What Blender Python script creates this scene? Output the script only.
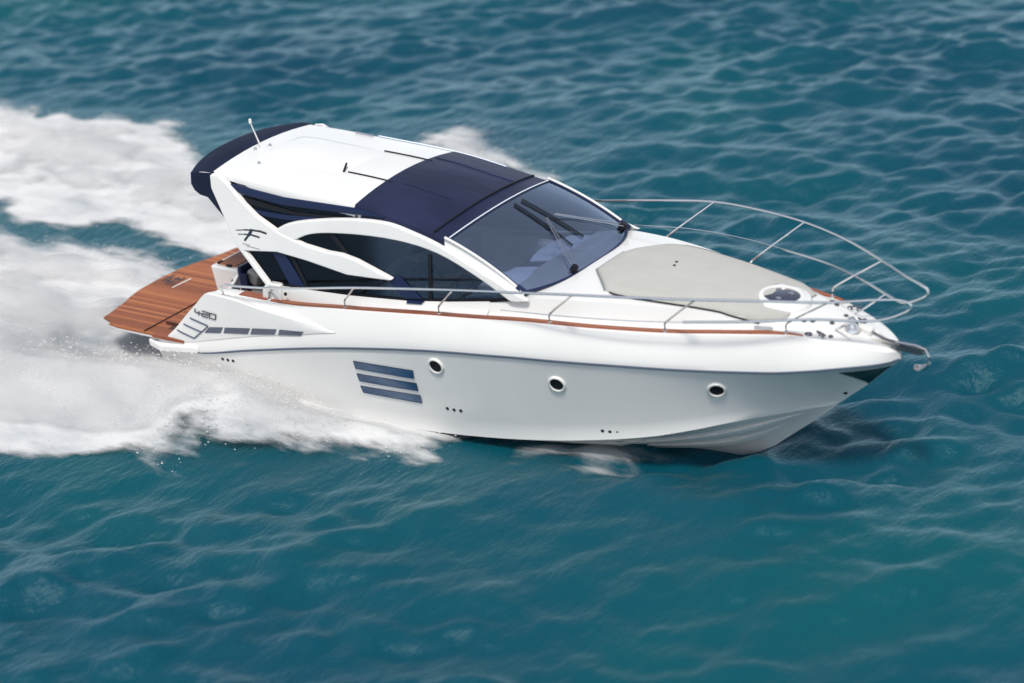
import bpy, bmesh, math, random
import numpy as np
from mathutils import Vector, Matrix
from mathutils.geometry import tessellate_polygon
random.seed(4)
SC = bpy.context.scene
for o in list(bpy.data.objects): bpy.data.objects.remove(o)

# ---------------------------------------------------------------- camera
cd = bpy.data.cameras.new('camera'); cam = bpy.data.objects.new('camera', cd); SC.collection.objects.link(cam); SC.camera = cam
cam.location = (24.4806, -26.0971, 14.7991)
cam.rotation_mode = 'XYZ'; cam.rotation_euler = (1.1643299, 0.0809465, 0.5955318)
cd.sensor_width = 36; cd.lens = 2323.631/1024*36; cd.clip_start = .5; cd.clip_end = 9000
cd.dof.use_dof = True; cd.dof.focus_distance = 35.2; cd.dof.aperture_fstop = 0.34
# ---------------------------------------------------------------- daylight
SUN_EL, SUN_AZ = math.radians(62), math.radians(-64)        # azimuth from +X towards +Y
w = bpy.data.worlds.new('World'); SC.world = w; w.use_nodes = True
nt = w.node_tree; sky = nt.nodes.new('ShaderNodeTexSky'); sky.sky_type = 'NISHITA'; sky.sun_disc = False
sky.sun_elevation = SUN_EL; sky.sun_rotation = math.radians(90)-SUN_AZ; sky.dust_density = 1.0; sky.ozone_density = 1.0
bg = nt.nodes['Background']; bg.inputs['Strength'].default_value = 0.15
hsv = nt.nodes.new('ShaderNodeHueSaturation'); hsv.inputs['Saturation'].default_value = .45          # a hazy, whiter sky
nt.links.new(sky.outputs[0], hsv.inputs['Color']); nt.links.new(hsv.outputs[0], bg.inputs['Color'])
sd = bpy.data.lights.new('sun', 'SUN'); sd.energy = 2.5; sd.angle = math.radians(9); sd.color = (1, .955, .88)
so = bpy.data.objects.new('sun', sd); SC.collection.objects.link(so)
dv = Vector((math.cos(SUN_EL)*math.cos(SUN_AZ), math.cos(SUN_EL)*math.sin(SUN_AZ), math.sin(SUN_EL)))
so.rotation_euler = dv.to_track_quat('Z', 'Y').to_euler(); so.location = (0, -30, 60)
SC.view_settings.view_transform = 'Standard'; SC.view_settings.look = 'None'; SC.view_settings.exposure = 0.17; SC.view_settings.gamma = 1
SC.cycles.max_bounces = 8; SC.cycles.transparent_max_bounces = 24; SC.cycles.caustics_reflective = False; SC.cycles.caustics_refractive = False

# ---------------------------------------------------------------- materials
def mat(name, color=(.8,.8,.8), rough=.5, metal=0, coat=0, spec=.5):
    m = bpy.data.materials.new(name); m.use_nodes = True; b = m.node_tree.nodes['Principled BSDF']
    b.inputs['Base Color'].default_value = (*color, 1); b.inputs['Roughness'].default_value = rough
    b.inputs['Metallic'].default_value = metal; b.inputs['Coat Weight'].default_value = coat
    b.inputs['Coat Roughness'].default_value = .05; b.inputs['Specular IOR Level'].default_value = spec
    return m
def N(m, t, **kw):
    n = m.node_tree.nodes.new(t)
    for k, v in kw.items():
        if k in n.inputs.keys(): n.inputs[k].default_value = v
        else: setattr(n, k, v)
    return n
def L(m, a, b): m.node_tree.links.new(a, b)
def P(m): return m.node_tree.nodes['Principled BSDF']
def coords(m, scale=(1,1,1), rot=(0,0,0)):
    tc = N(m, 'ShaderNodeTexCoord'); mp = N(m, 'ShaderNodeMapping'); mp.inputs['Scale'].default_value = scale; mp.inputs['Rotation'].default_value = rot
    L(m, tc.outputs['Object'], mp.inputs[0]); return mp.outputs[0]
def ramp(m, src, stops):
    r = N(m, 'ShaderNodeValToRGB'); e = r.color_ramp.elements
    while len(e) < len(stops): e.new(.5)
    for q, (p, c) in zip(e, stops): q.position = p; q.color = (*c, 1)
    L(m, src, r.inputs[0]); return r.outputs[0]
def noisy(m, c0, c1, scale, bump=0, dist=.01, stretch=(1,1,1), detail=4):
    v = coords(m, stretch); n = N(m, 'ShaderNodeTexNoise', Scale=scale, Detail=detail); L(m, v, n.inputs['Vector'])
    L(m, ramp(m, n.outputs[0], [(.35, c0), (.65, c1)]), P(m).inputs['Base Color'])
    if bump:
        b = N(m, 'ShaderNodeBump', Strength=bump, Distance=dist); L(m, n.outputs[0], b.inputs['Height']); L(m, b.outputs[0], P(m).inputs['Normal'])
    return m
gel = noisy(mat('white_gelcoat', rough=.22, coat=.4), (.75,.742,.722), (.79,.782,.762), 1.2)
gel2 = noisy(mat('cream_gelcoat', rough=.3, coat=.2), (.74,.73,.70), (.79,.78,.75), 3)
hullm = noisy(mat('hull_gelcoat', rough=.22, coat=.35, spec=.4), (.78,.768,.745), (.82,.808,.785), .7)
nonskid = noisy(mat('nonskid_deck', rough=.6), (.74,.74,.73), (.82,.82,.81), 90, .3, .002)
navy = noisy(mat('navy_canvas', rough=.75), (.005,.010,.028), (.009,.015,.042), 2.2, .35, .04, (1,.5,1)); P(navy).inputs['Specular IOR Level'].default_value = .2
navyroof = noisy(mat('navy_roof_fabric', rough=.42, spec=.2), (.011,.015,.042), (.018,.023,.062), 1.3, .35, .05, (.6,1.3,1))
navytrim = mat('navy_trim', (.008,.017,.06), .35, spec=.3)
black = mat('black_rubber', (.008,.009,.013), .5, spec=.2)
slotm = mat('smoked_slot', (.075,.09,.13), .15, coat=.5)
hullglass = noisy(mat('blue_hull_glass', rough=.06, coat=.6), (.018,.06,.14), (.028,.085,.18), 3)
steel = mat('polished_steel', (.74,.73,.71), .16, 1)
steeld = mat('satin_steel', (.55,.56,.58), .3, 1)
cush = noisy(mat('grey_cushion', rough=.85), (.43,.425,.395), (.45,.445,.415), 3, .1, .01)
darksteel = mat('dark_steel', (.16,.17,.19), .35, 1)  # darker steel for cleats, deck fittings, chain and bow roller
creamc = noisy(mat('cream_leather', rough=.55), (.52,.49,.44), (.6,.57,.52), 5)
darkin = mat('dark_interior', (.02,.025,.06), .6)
greyin = mat('grey_interior', (.80,.86,.95), .6)
logom = mat('dark_lettering', (.03,.04,.055), .35)
greyline = mat('grey_lettering', (.22,.25,.28), .4)
rubm = mat('rub_strake', (.06,.085,.13), .35)
platem = mat('stem_plate', (.02,.05,.055), .12, .6)
skin = mat('skin', (.5,.3,.22), .5); shirt = mat('shirt', (.05,.06,.08), .8)
# teak: planks along x with dark caulking
teak = mat('teak', rough=.5)
v = coords(teak); sp = N(teak, 'ShaderNodeSeparateXYZ'); L(teak, v, sp.inputs[0])
mu = N(teak, 'ShaderNodeMath', operation='MULTIPLY'); mu.inputs[1].default_value = 1/.075; L(teak, sp.outputs[1], mu.inputs[0])
fr = N(teak, 'ShaderNodeMath', operation='FRACT'); L(teak, mu.outputs[0], fr.inputs[0])
fl = N(teak, 'ShaderNodeMath', operation='FLOOR'); L(teak, mu.outputs[0], fl.inputs[0])
wn = N(teak, 'ShaderNodeTexWhiteNoise', noise_dimensions='1D'); L(teak, fl.outputs[0], wn.inputs['W'])
gr = N(teak, 'ShaderNodeTexNoise', Scale=5.0, Detail=5.0); mg = N(teak, 'ShaderNodeMapping'); mg.inputs['Scale'].default_value = (1,14,14); L(teak, v, mg.inputs[0]); L(teak, mg.outputs[0], gr.inputs['Vector'])
ad = N(teak, 'ShaderNodeMath', operation='MULTIPLY_ADD'); ad.inputs[1].default_value = .55; L(teak, wn.outputs[0], ad.inputs[0])
m2 = N(teak, 'ShaderNodeMath', operation='MULTIPLY'); m2.inputs[1].default_value = .5; L(teak, gr.outputs[0], m2.inputs[0]); L(teak, m2.outputs[0], ad.inputs[2])
wood = ramp(teak, ad.outputs[0], [(.1, (.17,.045,.015)), (.45, (.30,.086,.026)), (.8, (.44,.150,.048))])
seam = ramp(teak, fr.outputs[0], [(.0, (.25,.25,.25)), (.09, (1,1,1)), (.93, (1,1,1)), (1, (.25,.25,.25))])
mx = N(teak, 'ShaderNodeMix', data_type='RGBA', blend_type='MULTIPLY'); mx.inputs[0].default_value = 1
L(teak, wood, mx.inputs[6]); L(teak, seam, mx.inputs[7]); L(teak, mx.outputs[2], P(teak).inputs['Base Color'])
teakcap = noisy(mat('teak_cap', rough=.45), (.22,.055,.02), (.31,.09,.034), 9, .1, .01, (.3,3,3))
def glassmat(name, tint, f0=.08, gcol=(1,1,1)):
    m = bpy.data.materials.new(name); m.use_nodes = True; t = m.node_tree; t.nodes.remove(t.nodes['Principled BSDF'])
    tr = N(m, 'ShaderNodeBsdfTransparent'); tr.inputs[0].default_value = (*tint, 1)
    gl = N(m, 'ShaderNodeBsdfGlossy', Roughness=.03); gl.inputs[0].default_value = (*gcol, 1)
    fz = N(m, 'ShaderNodeFresnel', IOR=1.6); a = N(m, 'ShaderNodeMath', operation='ADD'); a.inputs[1].default_value = f0; L(m, fz.outputs[0], a.inputs[0])
    mxs = N(m, 'ShaderNodeMixShader'); L(m, a.outputs[0], mxs.inputs[0]); L(m, tr.outputs[0], mxs.inputs[1]); L(m, gl.outputs[0], mxs.inputs[2])
    L(m, mxs.outputs[0], t.nodes['Material Output'].inputs[0]); return m
wglass = glassmat('windshield_glass', (.52,.58,.74), .25, (.66,.80,1.0))
sglass = glassmat('side_glass', (.70,.72,.76), .0, (.26,.30,.38))
hglass = glassmat('hatch_glass', (.2,.22,.26), .1)
# ---- boat lines (metres; x forward, y to port, z up, z = 0 the water) ----
def spline(tab):
    X = np.array([a for a, b in tab], float); Y = np.array([b for a, b in tab], float)
    d = np.diff(Y)/np.diff(X)
    m = np.zeros(len(X)); m[0] = d[0]; m[-1] = d[-1]
    for i in range(1, len(X)-1):
        m[i] = 0 if d[i-1]*d[i] <= 0 else 2*d[i-1]*d[i]/(d[i-1]+d[i])
    def f(x):
        x = min(max(x, X[0]), X[-1]); i = min(max(int(np.searchsorted(X, x)-1), 0), len(X)-2)
        h = X[i+1]-X[i]; t = (x-X[i])/h
        return float((2*t**3-3*t*t+1)*Y[i]+(t**3-2*t*t+t)*h*m[i]+(3*t*t-2*t**3)*Y[i+1]+(t**3-t*t)*h*m[i+1])
    return f
_hbow = spline([(5,1.95),(6,1.93),(7,1.845),(7.7,1.735),(8.39,1.58),(9,1.41),(9.7,1.18),(10.3,.98),(10.9,.77),(11.3,.58),(11.6,.38),(11.78,.2),(11.88,0)])
def hb(x):
    x = max(0.0, min(x, 11.88))
    return 1.88+0.07*x/5 if x < 5 else _hbow(x)
rub_z = spline([(-.35,.62),(0,.63),(.71,.69),(1.86,.94),(3.09,1.20),(4.2,1.40),(5.28,1.56),(6.3,1.66),(7.2,1.71),(8.4,1.73),(9.48,1.72),(10.34,1.73),(10.85,1.77),(11.29,1.81),(11.55,1.82),(11.88,1.82)])
gun_z = spline([(-.35,.74),(0,.80),(.25,.92),(.85,1.52),(1.15,1.72),(1.6,1.74),(2.3,1.74),(3.76,1.87),(5.53,2.06),(7.28,2.18),(8.9,2.18),(9.7,2.20),(10.56,2.22),(11.0,2.16),(11.36,2.09),(11.65,2.01),(11.88,1.92)])
gun_in = spline([(-.35,.06),(0,.06),(1.0,.13),(2,.15),(10.8,.15),(11.3,.10),(11.6,.05),(11.88,.0)])
def gun_y(x): return max(hb(x)-gun_in(x), 0.0)
chine_y = spline([(-.2,1.62),(2,1.66),(4,1.66),(5.3,1.62),(6.2,1.57),(7,1.49),(7.9,1.35),(8.6,1.19),(9.2,1.0),(9.8,.72),(10.4,.36),(10.9,0)])
chine_z = spline([(-.2,0.02),(2,0.0),(4,.03),(5.3,.10),(6.2,.18),(7,.27),(7.9,.40),(8.6,.52),(9.2,.66),(9.8,.80),(10.4,.90),(10.9,.96)])
keel_z = spline([(-.2,-.5),(4,-.5),(8,-.36),(8.98,-.235),(9.33,-.16),(9.74,.01),(10.17,.34),(10.82,.87),(10.9,.95),(11.45,1.41),(11.88,1.82)])
def hull_y(x, z):                       # half beam of the topsides between chine and rubbing strake
    if x <= 10.9: yc, zc = chine_y(x), chine_z(x)
    else: yc, zc = 0.0, keel_z(x)
    t = min(max((z-zc)/max(rub_z(x)-zc, 1e-4), 0), 1)
    p = .75 if x < 4 else .75+.45*min((x-4)/5, 1)
    return yc+(hb(x)-yc)*t**p
def top_y(x, z):                        # band above the strake, leaning inboard
    t = (z-rub_z(x))/max(gun_z(x)-rub_z(x), 1e-4); t = min(max(t, 0), 1)
    return hb(x)+(gun_y(x)-hb(x))*(t**1.6)
def side_y(x, z): return 1.52-.22*(z-2.2)
ridge_z = spline([(.1,.86),(.25,.98),(.8,1.50),(1.12,1.75),(1.6,1.73),(2.1,1.67),(2.9,1.60),(3.5,1.555),(3.6,1.545)])
low_z = spline([(.1,.80),(.45,.83),(.98,.95),(1.9,1.18),(2.9,1.38),(3.3,1.47),(3.6,1.53)])
def quarter_y(x, z):                    # sculpted plate on the quarter
    r, l = ridge_z(x), low_z(x); t = (z-l)/max(r-l, 1e-3); t = min(max(t, 0), 1)
    f = min(1, (3.62-x)/.8)
    return max(top_y(x, l), 1.78)+.012+.045*f*t-0.05*t*t
# ---------------------------------------------------------------- helpers
def tag(o, label=None, cat=None, group=None, kind=None):
    if label: o['label'] = label
    if cat: o['category'] = cat
    if group: o['group'] = group
    if kind: o['kind'] = kind
    return o
def empty(name, loc=(0,0,0)):
    o = bpy.data.objects.new(name, None); SC.collection.objects.link(o); o.location = loc; return o
def build(name, vf, m, parent=None, smooth=True, bevel=0, sharp=35, seg=2):
    V, F = vf; me = bpy.data.meshes.new(name); me.from_pydata([tuple(map(float, p)) for p in V], [], F); me.validate(); me.update()
    bm = bmesh.new(); bm.from_mesh(me); bmesh.ops.remove_doubles(bm, verts=bm.verts, dist=1e-5)
    bmesh.ops.recalc_face_normals(bm, faces=bm.faces); bm.to_mesh(me); bm.free()
    if smooth:
        for p in me.polygons: p.use_smooth = True
        me.set_sharp_from_angle(angle=math.radians(sharp))
    me.materials.append(m); o = bpy.data.objects.new(name, me); SC.collection.objects.link(o); o.parent = parent
    if bevel:
        b = o.modifiers.new('bevel', 'BEVEL'); b.width = bevel; b.segments = seg; b.limit_method = 'ANGLE'; b.angle_limit = math.radians(40); b.harden_normals = False
    return o
def join(*parts):
    V, F = [], []
    for a, b in parts:
        k = len(V); V += list(a); F += [tuple(i+k for i in f) for f in b]
    return V, F
def grid(rows, closed=False):
    n, m = len(rows), len(rows[0]); V = [p for r in rows for p in r]; F = []
    for i in range(n-1):
        for j in range(m if closed else m-1):
            j2 = (j+1) % m; F.append((i*m+j, i*m+j2, (i+1)*m+j2, (i+1)*m+j))
    return V, F
def mirror(vf): V, F = vf; return [(p[0], -p[1], p[2]) for p in V], [tuple(reversed(f)) for f in F]
def solid(rows, th, up=(0,0,-1)):
    """a sheet given as a grid, thickened along 'up'"""
    rows2 = [[tuple(np.array(p)+np.array(up)*th) for p in r] for r in rows]
    n, m = len(rows), len(rows[0]); V, F = grid(rows); V2, F2 = grid(rows2); k = len(V); V = list(V)+list(V2); F = F+[tuple(reversed([i+k for i in f])) for f in F2]
    b = [j for j in range(m)]+[i*m+m-1 for i in range(1, n)]+[(n-1)*m+j for j in range(m-2, -1, -1)]+[i*m for i in range(n-2, 0, -1)]
    for a, c in zip(b, b[1:]+b[:1]): F.append((c, a, a+k, c+k))
    return V, F
def poly(pts3, off):
    """flat closed outline -> plate, second face moved by off"""
    n = len(pts3); V = [tuple(p) for p in pts3]+[tuple(np.array(p)+np.array(off)) for p in pts3]
    F = [tuple(range(n)), tuple(reversed(range(n, 2*n)))]
    F += [(i, (i+1) % n, (i+1) % n+n, i+n) for i in range(n)]; return V, F
def ngon_plate(pts3, off):
    n = len(pts3); V = [tuple(p) for p in pts3]+[tuple(np.array(p)+np.array(off)) for p in pts3]
    return V, [tuple(range(n)), tuple(reversed(range(n, 2*n)))]+[(i, (i+1) % n, (i+1) % n+n, i+n) for i in range(n)]
def cr(pts, n=6, closed=False):
    """Catmull-Rom through the points"""
    P_ = [np.array(p, float) for p in pts]; out = []; N_ = len(P_)
    rng = range(N_ if closed else N_-1)
    for i in rng:
        a = P_[(i-1) % N_] if closed or i > 0 else 2*P_[0]-P_[1]; b = P_[i]; c = P_[(i+1) % N_]; d = P_[(i+2) % N_] if closed or i < N_-2 else 2*P_[-1]-P_[-2]
        t0 = 0; t1 = t0+max(np.linalg.norm(b-a), 1e-6)**.5; t2 = t1+max(np.linalg.norm(c-b), 1e-6)**.5; t3 = t2+max(np.linalg.norm(d-c), 1e-6)**.5
        for k in range(n):
            t = t1+(t2-t1)*k/n
            A1 = (t1-t)/(t1-t0)*a+(t-t0)/(t1-t0)*b; A2 = (t2-t)/(t2-t1)*b+(t-t1)/(t2-t1)*c; A3 = (t3-t)/(t3-t2)*c+(t-t2)/(t3-t2)*d
            B1 = (t2-t)/(t2-t0)*A1+(t-t0)/(t2-t0)*A2; B2 = (t3-t)/(t3-t1)*A2+(t-t1)/(t3-t1)*A3
            out.append((t2-t)/(t2-t1)*B1+(t-t1)/(t2-t1)*B2)
    if not closed: out.append(P_[-1])
    return out
def tube(pts, r, seg=8, cap=True):
    pts = [np.array(p, float) for p in pts]; rows = []; up = np.array([0,0,1.]); n = len(pts)
    rr = r if hasattr(r, '__len__') else [r]*n
    for i, p in enumerate(pts):
        d = pts[min(i+1, n-1)]-pts[max(i-1, 0)]; d /= max(np.linalg.norm(d), 1e-9)
        a = np.cross(d, up)
        if np.linalg.norm(a) < .05: a = np.cross(d, np.array([1.,0,0]))
        a /= np.linalg.norm(a); b = np.cross(d, a)
        rows.append([tuple(p+rr[i]*(math.cos(q)*a+math.sin(q)*b)) for q in [2*math.pi*k/seg for k in range(seg)]])
    V, F = grid(rows, True)
    if cap: F += [tuple(reversed(range(seg))), tuple(range((n-1)*seg, n*seg))]
    return V, F
def box(c, s, rz=0, ry=0):
    M = Matrix.Rotation(rz, 3, 'Z') @ Matrix.Rotation(ry, 3, 'Y'); V = []
    for dz in (-.5,.5):
        for dx, dy in ((-.5,-.5),(.5,-.5),(.5,.5),(-.5,.5)):
            q = M @ Vector((dx*s[0], dy*s[1], dz*s[2])); V.append((q.x+c[0], q.y+c[1], q.z+c[2]))
    return V, [(3,2,1,0),(4,5,6,7),(0,1,5,4),(1,2,6,5),(2,3,7,6),(3,0,4,7)]
def frame_at(c, nrm, ref=(1,0,0)):
    n = Vector(nrm).normalized(); u = (Vector(ref)-n*n.dot(Vector(ref))).normalized(); v_ = n.cross(u); return Vector(c), u, v_, n
def lathe(c, nrm, prof, seg=28, sx=1, sy=1, ref=(1,0,0)):
    c, u, v_, n = frame_at(c, nrm, ref); rows = []
    for r, h in prof: rows.append([tuple(c+u*(r*sx*math.cos(a))+v_*(r*sy*math.sin(a))+n*h) for a in [2*math.pi*k/seg for k in range(seg)]])
    return grid(rows, True)
def stroke(pts, w_, nrm, th=.004):
    """flat lettering stroke of width w_ lying on a surface with normal nrm"""
    out = []; n = np.array(nrm, float); n /= np.linalg.norm(n)
    for a, b in zip(pts[:-1], pts[1:]):
        a = np.array(a, float); b = np.array(b, float); d = b-a; d /= np.linalg.norm(d); s = np.cross(n, d)*w_/2; e = d*w_/2*.9
        out.append(ngon_plate([a-s-e, b-s+e, b+s+e, a+s-e], n*th))
    return join(*out)

# ================================================================ THE SEA
def fftnoise(nx, ny, dx, filt, seed):
    rng = np.random.default_rng(seed); g = rng.standard_normal((ny, nx)); F_ = np.fft.fft2(g)
    kx = np.fft.fftfreq(nx, dx)*2*np.pi; ky = np.fft.fftfreq(ny, dx)*2*np.pi; KX, KY = np.meshgrid(kx, ky)
    h = np.fft.ifft2(F_*filt(KX, KY)).real; return (h-h.mean())/h.std()
def seafilt(KX, KY, Lp=2.6, ang=math.radians(132), sp=1.3, cut=.16):
    k = np.hypot(KX, KY)+1e-6; kp = 2*np.pi/Lp; th = np.arctan2(KY, KX)-ang
    return np.sqrt(k**-3.6*np.exp(-1.25*(kp/k)**2)*(np.abs(np.cos(th))**(2*sp)+.10))*np.exp(-(k*cut)**2)
def sm0(x, a, b): t = np.clip((x-a)/(b-a), 0, 1); return t*t*(3-2*t)
DX = .085; X0, X1, Y0, Y1 = -36., 26., -20., 40.
nx, ny = int((X1-X0)/DX)+1, int((Y1-Y0)/DX)+1
gx = X0+DX*np.arange(nx); gy = Y0+DX*np.arange(ny); GX, GY = np.meshgrid(gx, gy)
sea = (fftnoise(nx, ny, DX, lambda a, b: seafilt(a, b, 1.0, math.radians(132), 1.4, .07), 3)*.034
       + fftnoise(nx, ny, DX, lambda a, b: seafilt(a, b, 2.3, math.radians(128), 1.4, .14), 5)*.050
       + fftnoise(nx, ny, DX, lambda a, b: seafilt(a, b, 7.0, math.radians(118), 2.0, .8), 8)*.06)
gust = sm0(fftnoise(nx, ny, DX, lambda a, b: 1/(a*a+b*b+.25)**1.6, 12), -1.2, 1.4)
sea = sea*(.65+.55*gust)*(.92+.08*sm0(GY, -5, 4))
# the bow pushes up a smooth swell to starboard that slopes down towards the open water
swell = .14*np.exp(-((GX-8.3)/2.6)**2-((GY+1.9)/1.5)**2)
calm = np.exp(-((GX-9.0)/3.0)**2-((GY+3.2)/2.3)**2)
sea = sea*(1-.6*calm)+swell*sm0(-GY, .9, 2.2)
edge = np.minimum.reduce([GX-X0, X1-GX, GY-Y0, Y1-GY]); sea *= np.clip(edge/6, 0, 1)
HS = sea.copy()
hyt = np.array([chine_y(x) for x in gx])[None, :]
# ---------------------------------------------------------------- wake foam
def sdist(px, py, pts):
    """signed distance to a polygon, positive inside"""
    pts = np.array(pts, float); d = np.full(px.shape, 1e9); ins = np.zeros(px.shape, bool)
    for (x1, y1), (x2, y2) in zip(pts, np.roll(pts, -1, 0)):
        ex, ey = x2-x1, y2-y1; t = np.clip(((px-x1)*ex+(py-y1)*ey)/(ex*ex+ey*ey), 0, 1)
        d = np.minimum(d, np.hypot(px-x1-t*ex, py-y1-t*ey)); cnd = ((y1 > py) != (y2 > py)) & (px < ex*(py-y1)/(ey if abs(ey) > 1e-9 else 1e-9)+x1); ins ^= cnd
    return np.where(ins, d, -d)
portwash = [(-60,12),(-30,8.6),(-14,8.2),(-12.2,8.5),(-11.6,8.0),(-9,8.7),(-8.4,7.8),(-6.7,7.2),(-4.6,8.8),(-2.9,10.2),(-1.2,9.9),(.3,8.2),(2,5.2),(4.6,1.8),(4.4,1.2),(1.0,1.4),(-.6,1.9),(-2.2,2.6),(-3.8,2.95),(-6.4,2.95),(-8.9,2.8),(-14,3.0),(-30,4.4),(-60,7)]
midwash = [(-60,3.8),(-30,3.0),(-14,2.4),(-7.7,2.15),(-5.6,2.3),(-3.6,2.1),(-1.9,1.5),(-.8,1.5),(2,1.3),(5.4,.9),(6.3,-.9),(5.9,-1.8),(4.9,-2.4),(3.6,-3.0),(2.1,-3.75),(.9,-4.25),(-.9,-4.7),(-3,-5.7),(-8,-7.8),(-30,-17),(-60,-28)]
dA = sdist(GX, GY, portwash); dC = sdist(GX, GY, midwash)
dF = np.maximum(dA, dC)
HS *= 1-.85*sm0(dF, -2.2, -.2)          # churned water lies flat beside the wake

def sheet(name, H, m, mask=None, kind=None):
    V = np.stack([GX, GY, H], -1).reshape(-1, 3); idx = np.arange(nx*ny).reshape(ny, nx)
    q = np.stack([idx[:-1,:-1], idx[:-1,1:], idx[1:,1:], idx[1:,:-1]], -1)
    if mask is not None:
        kq = mask[:-1,:-1] | mask[:-1,1:] | mask[1:,1:] | mask[1:,:-1]; q = q[kq]
    q = q.reshape(-1, 4); used = np.unique(q); re = -np.ones(nx*ny, int); re[used] = np.arange(len(used)); V = V[used]; q = re[q]
    me = bpy.data.meshes.new(name); me.vertices.add(len(V)); me.vertices.foreach_set('co', V.ravel().astype(np.float32))
    me.loops.add(q.size); me.loops.foreach_set('vertex_index', q.ravel().astype(np.int32)); me.polygons.add(len(q))
    me.polygons.foreach_set('loop_start', np.arange(0, q.size, 4, dtype=np.int32)); me.polygons.foreach_set('use_smooth', np.ones(len(q), bool))
    me.update(calc_edges=True); me.materials.append(m); o = bpy.data.objects.new(name, me); SC.collection.objects.link(o)
    if kind: o['kind'] = kind
    return o, used
water = mat('sea_water', rough=.24); b = P(water); b.inputs['IOR'].default_value = 1.333; b.inputs['Specular IOR Level'].default_value = .36; b.inputs['Specular Tint'].default_value = (.45,.86,1,1)
wc = coords(water); wnz = N(water, 'ShaderNodeTexNoise', Scale=.11, Detail=3.0); L(water, wc, wnz.inputs['Vector'])
L(water, ramp(water, wnz.outputs[0], [(.32, (.0001,.042,.078)), (.52, (.0001,.058,.088)), (.72, (.0001,.072,.090))]), b.inputs['Base Color'])
mpr = N(water, 'ShaderNodeMapping'); mpr.inputs['Rotation'].default_value = (0,0,math.radians(-42)); mpr.inputs['Scale'].default_value = (1,.45,1); L(water, wc, mpr.inputs[0])
n1 = N(water, 'ShaderNodeTexNoise', Scale=5.0, Detail=6.0, Roughness=.62); L(water, mpr.outputs[0], n1.inputs['Vector'])
bp1 = N(water, 'ShaderNodeBump', Strength=.85, Distance=.07); L(water, n1.outputs[0], bp1.inputs['Height']); L(water, bp1.outputs[0], b.inputs['Normal'])
# body colour under a reflection that the suspended teal water tints
b.inputs['Specular IOR Level'].default_value = 0
wgl = N(water, 'ShaderNodeBsdfGlossy', Roughness=.31); wgl.inputs[0].default_value = (.72,.92,.98,1); wfr = N(water, 'ShaderNodeFresnel', IOR=1.34)
L(water, bp1.outputs[0], wgl.inputs['Normal']); L(water, bp1.outputs[0], wfr.inputs['Normal'])
wmx = N(water, 'ShaderNodeMixShader'); L(water, wfr.outputs[0], wmx.inputs[0]); L(water, b.outputs[0], wmx.inputs[1]); L(water, wgl.outputs[0], wmx.inputs[2]); L(water, wmx.outputs[0], water.node_tree.nodes['Material Output'].inputs[0])
# one mesh: fine waves round the boat, a coarse skirt out to the horizon
seao, _ = sheet('sea', HS, water, kind='structure')
bm = bmesh.new(); bm.from_mesh(seao.data); R_ = 4500
ring = [(X0,Y0),(X1,Y0),(X1,Y1),(X0,Y1)]; far = [(-R_,-R_),(R_,-R_),(R_,R_),(-R_,R_)]
a = [bm.verts.new((x, y, 0)) for x, y in ring]; c = [bm.verts.new((x, y, 0)) for x, y in far]
for i in range(4): bm.faces.new((a[i], c[i], c[(i+1) % 4], a[(i+1) % 4])).normal_flip()
for f in bm.faces:
    if f.normal.z < 0: f.normal_flip()
bm.to_mesh(seao.data); bm.free()

lo = fftnoise(nx, ny, DX, lambda a, b: 1/(np.hypot(a, b)**2+1.2)**1.15, 21); md = fftnoise(nx, ny, DX, lambda a, b: np.exp(-(np.hypot(a, b)*.14)**2)/(np.hypot(a, b)**2+9)**.9, 22)
streak = fftnoise(nx, ny, DX, lambda a, b: np.exp(-(np.hypot(a, b)*.12)**2)/((a*2.2+b*.3)**2+(b*.6)**2+2)**.95, 23)
fine = fftnoise(nx, ny, DX, lambda a, b: np.exp(-(np.hypot(a*.7, b)*.07)**2)/(np.hypot(a*1.5, b)**2+60)**1.1, 61)
def sm(x, a, b): t = np.clip((x-a)/(b-a), 0, 1); return t*t*(3-2*t)
dF = np.maximum(dA, dC)
tail = fftnoise(nx, ny, DX, lambda a, b: np.exp(-(np.hypot(a*.30, b*.10))**2)/((a*2.6)**2+(b*.7)**2+1.2)**.9, 29)
foam = sm(dF+.22*lo+.16*md+.22*tail+.10*fine, -1.0, 1.15)
# height of the churned water and of the spray thrown beside the hull
hA = sm(dA, 0, 1.6)*(.18+.04*lo+.02*md+.03*tail)
hC = sm(dC, 0, 1.1)*(.28+.05*lo+.03*md+.03*tail)
hull_side = np.exp(-((GY+2.7)/1.0)**2)*sm(GX, -4.5, -.5)*(1-sm(GX, 1.2, 5.2))
hC += hull_side*(.34+.06*lo+.04*md)
hA += np.exp(-((GY-2.6)/.9)**2)*sm(GX, -3, 0)*(1-sm(GX, 1.5, 4.6))*(.45+.1*lo)
hA += np.exp(-((GX+1.5)/1.6)**2-((GY-8.8)/1.3)**2)*.12
foam *= 1-.38*np.exp(-((GX+1.5)/2.6)**2-((GY-9.2)/2.4)**2)
behind = np.exp(-((GX+3.4)/1.9)**2-((GY)/1.3)**2)*(-.12)
HF = np.maximum(hA, hC)+behind; HF = HF+.028*fine*sm(dF, -.2, .6)*(1-.6*hull_side)
cap = np.where((GX > -1.9) & (GX < 0.0) & (np.abs(GY) < 1.95), .45, 9); cap = np.where((GX >= 0) & (GX < 6.5) & (np.abs(GY) < hyt-.05), .0, cap)
lim = np.interp(GX, [-2.5,-1,.2,1.5,1.95,2.7,3.5,5.3,6.5], [.20,.20,.34,.42,.31,.12,.07,.05,.03])+.38*np.clip(np.abs(GY)-1.8, 0, 3)+.02*md
cap = np.where((np.abs(GY) < 4.5) & (GX > -2.5), np.minimum(cap, lim), cap)
HF = np.minimum(HF, cap)
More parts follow.
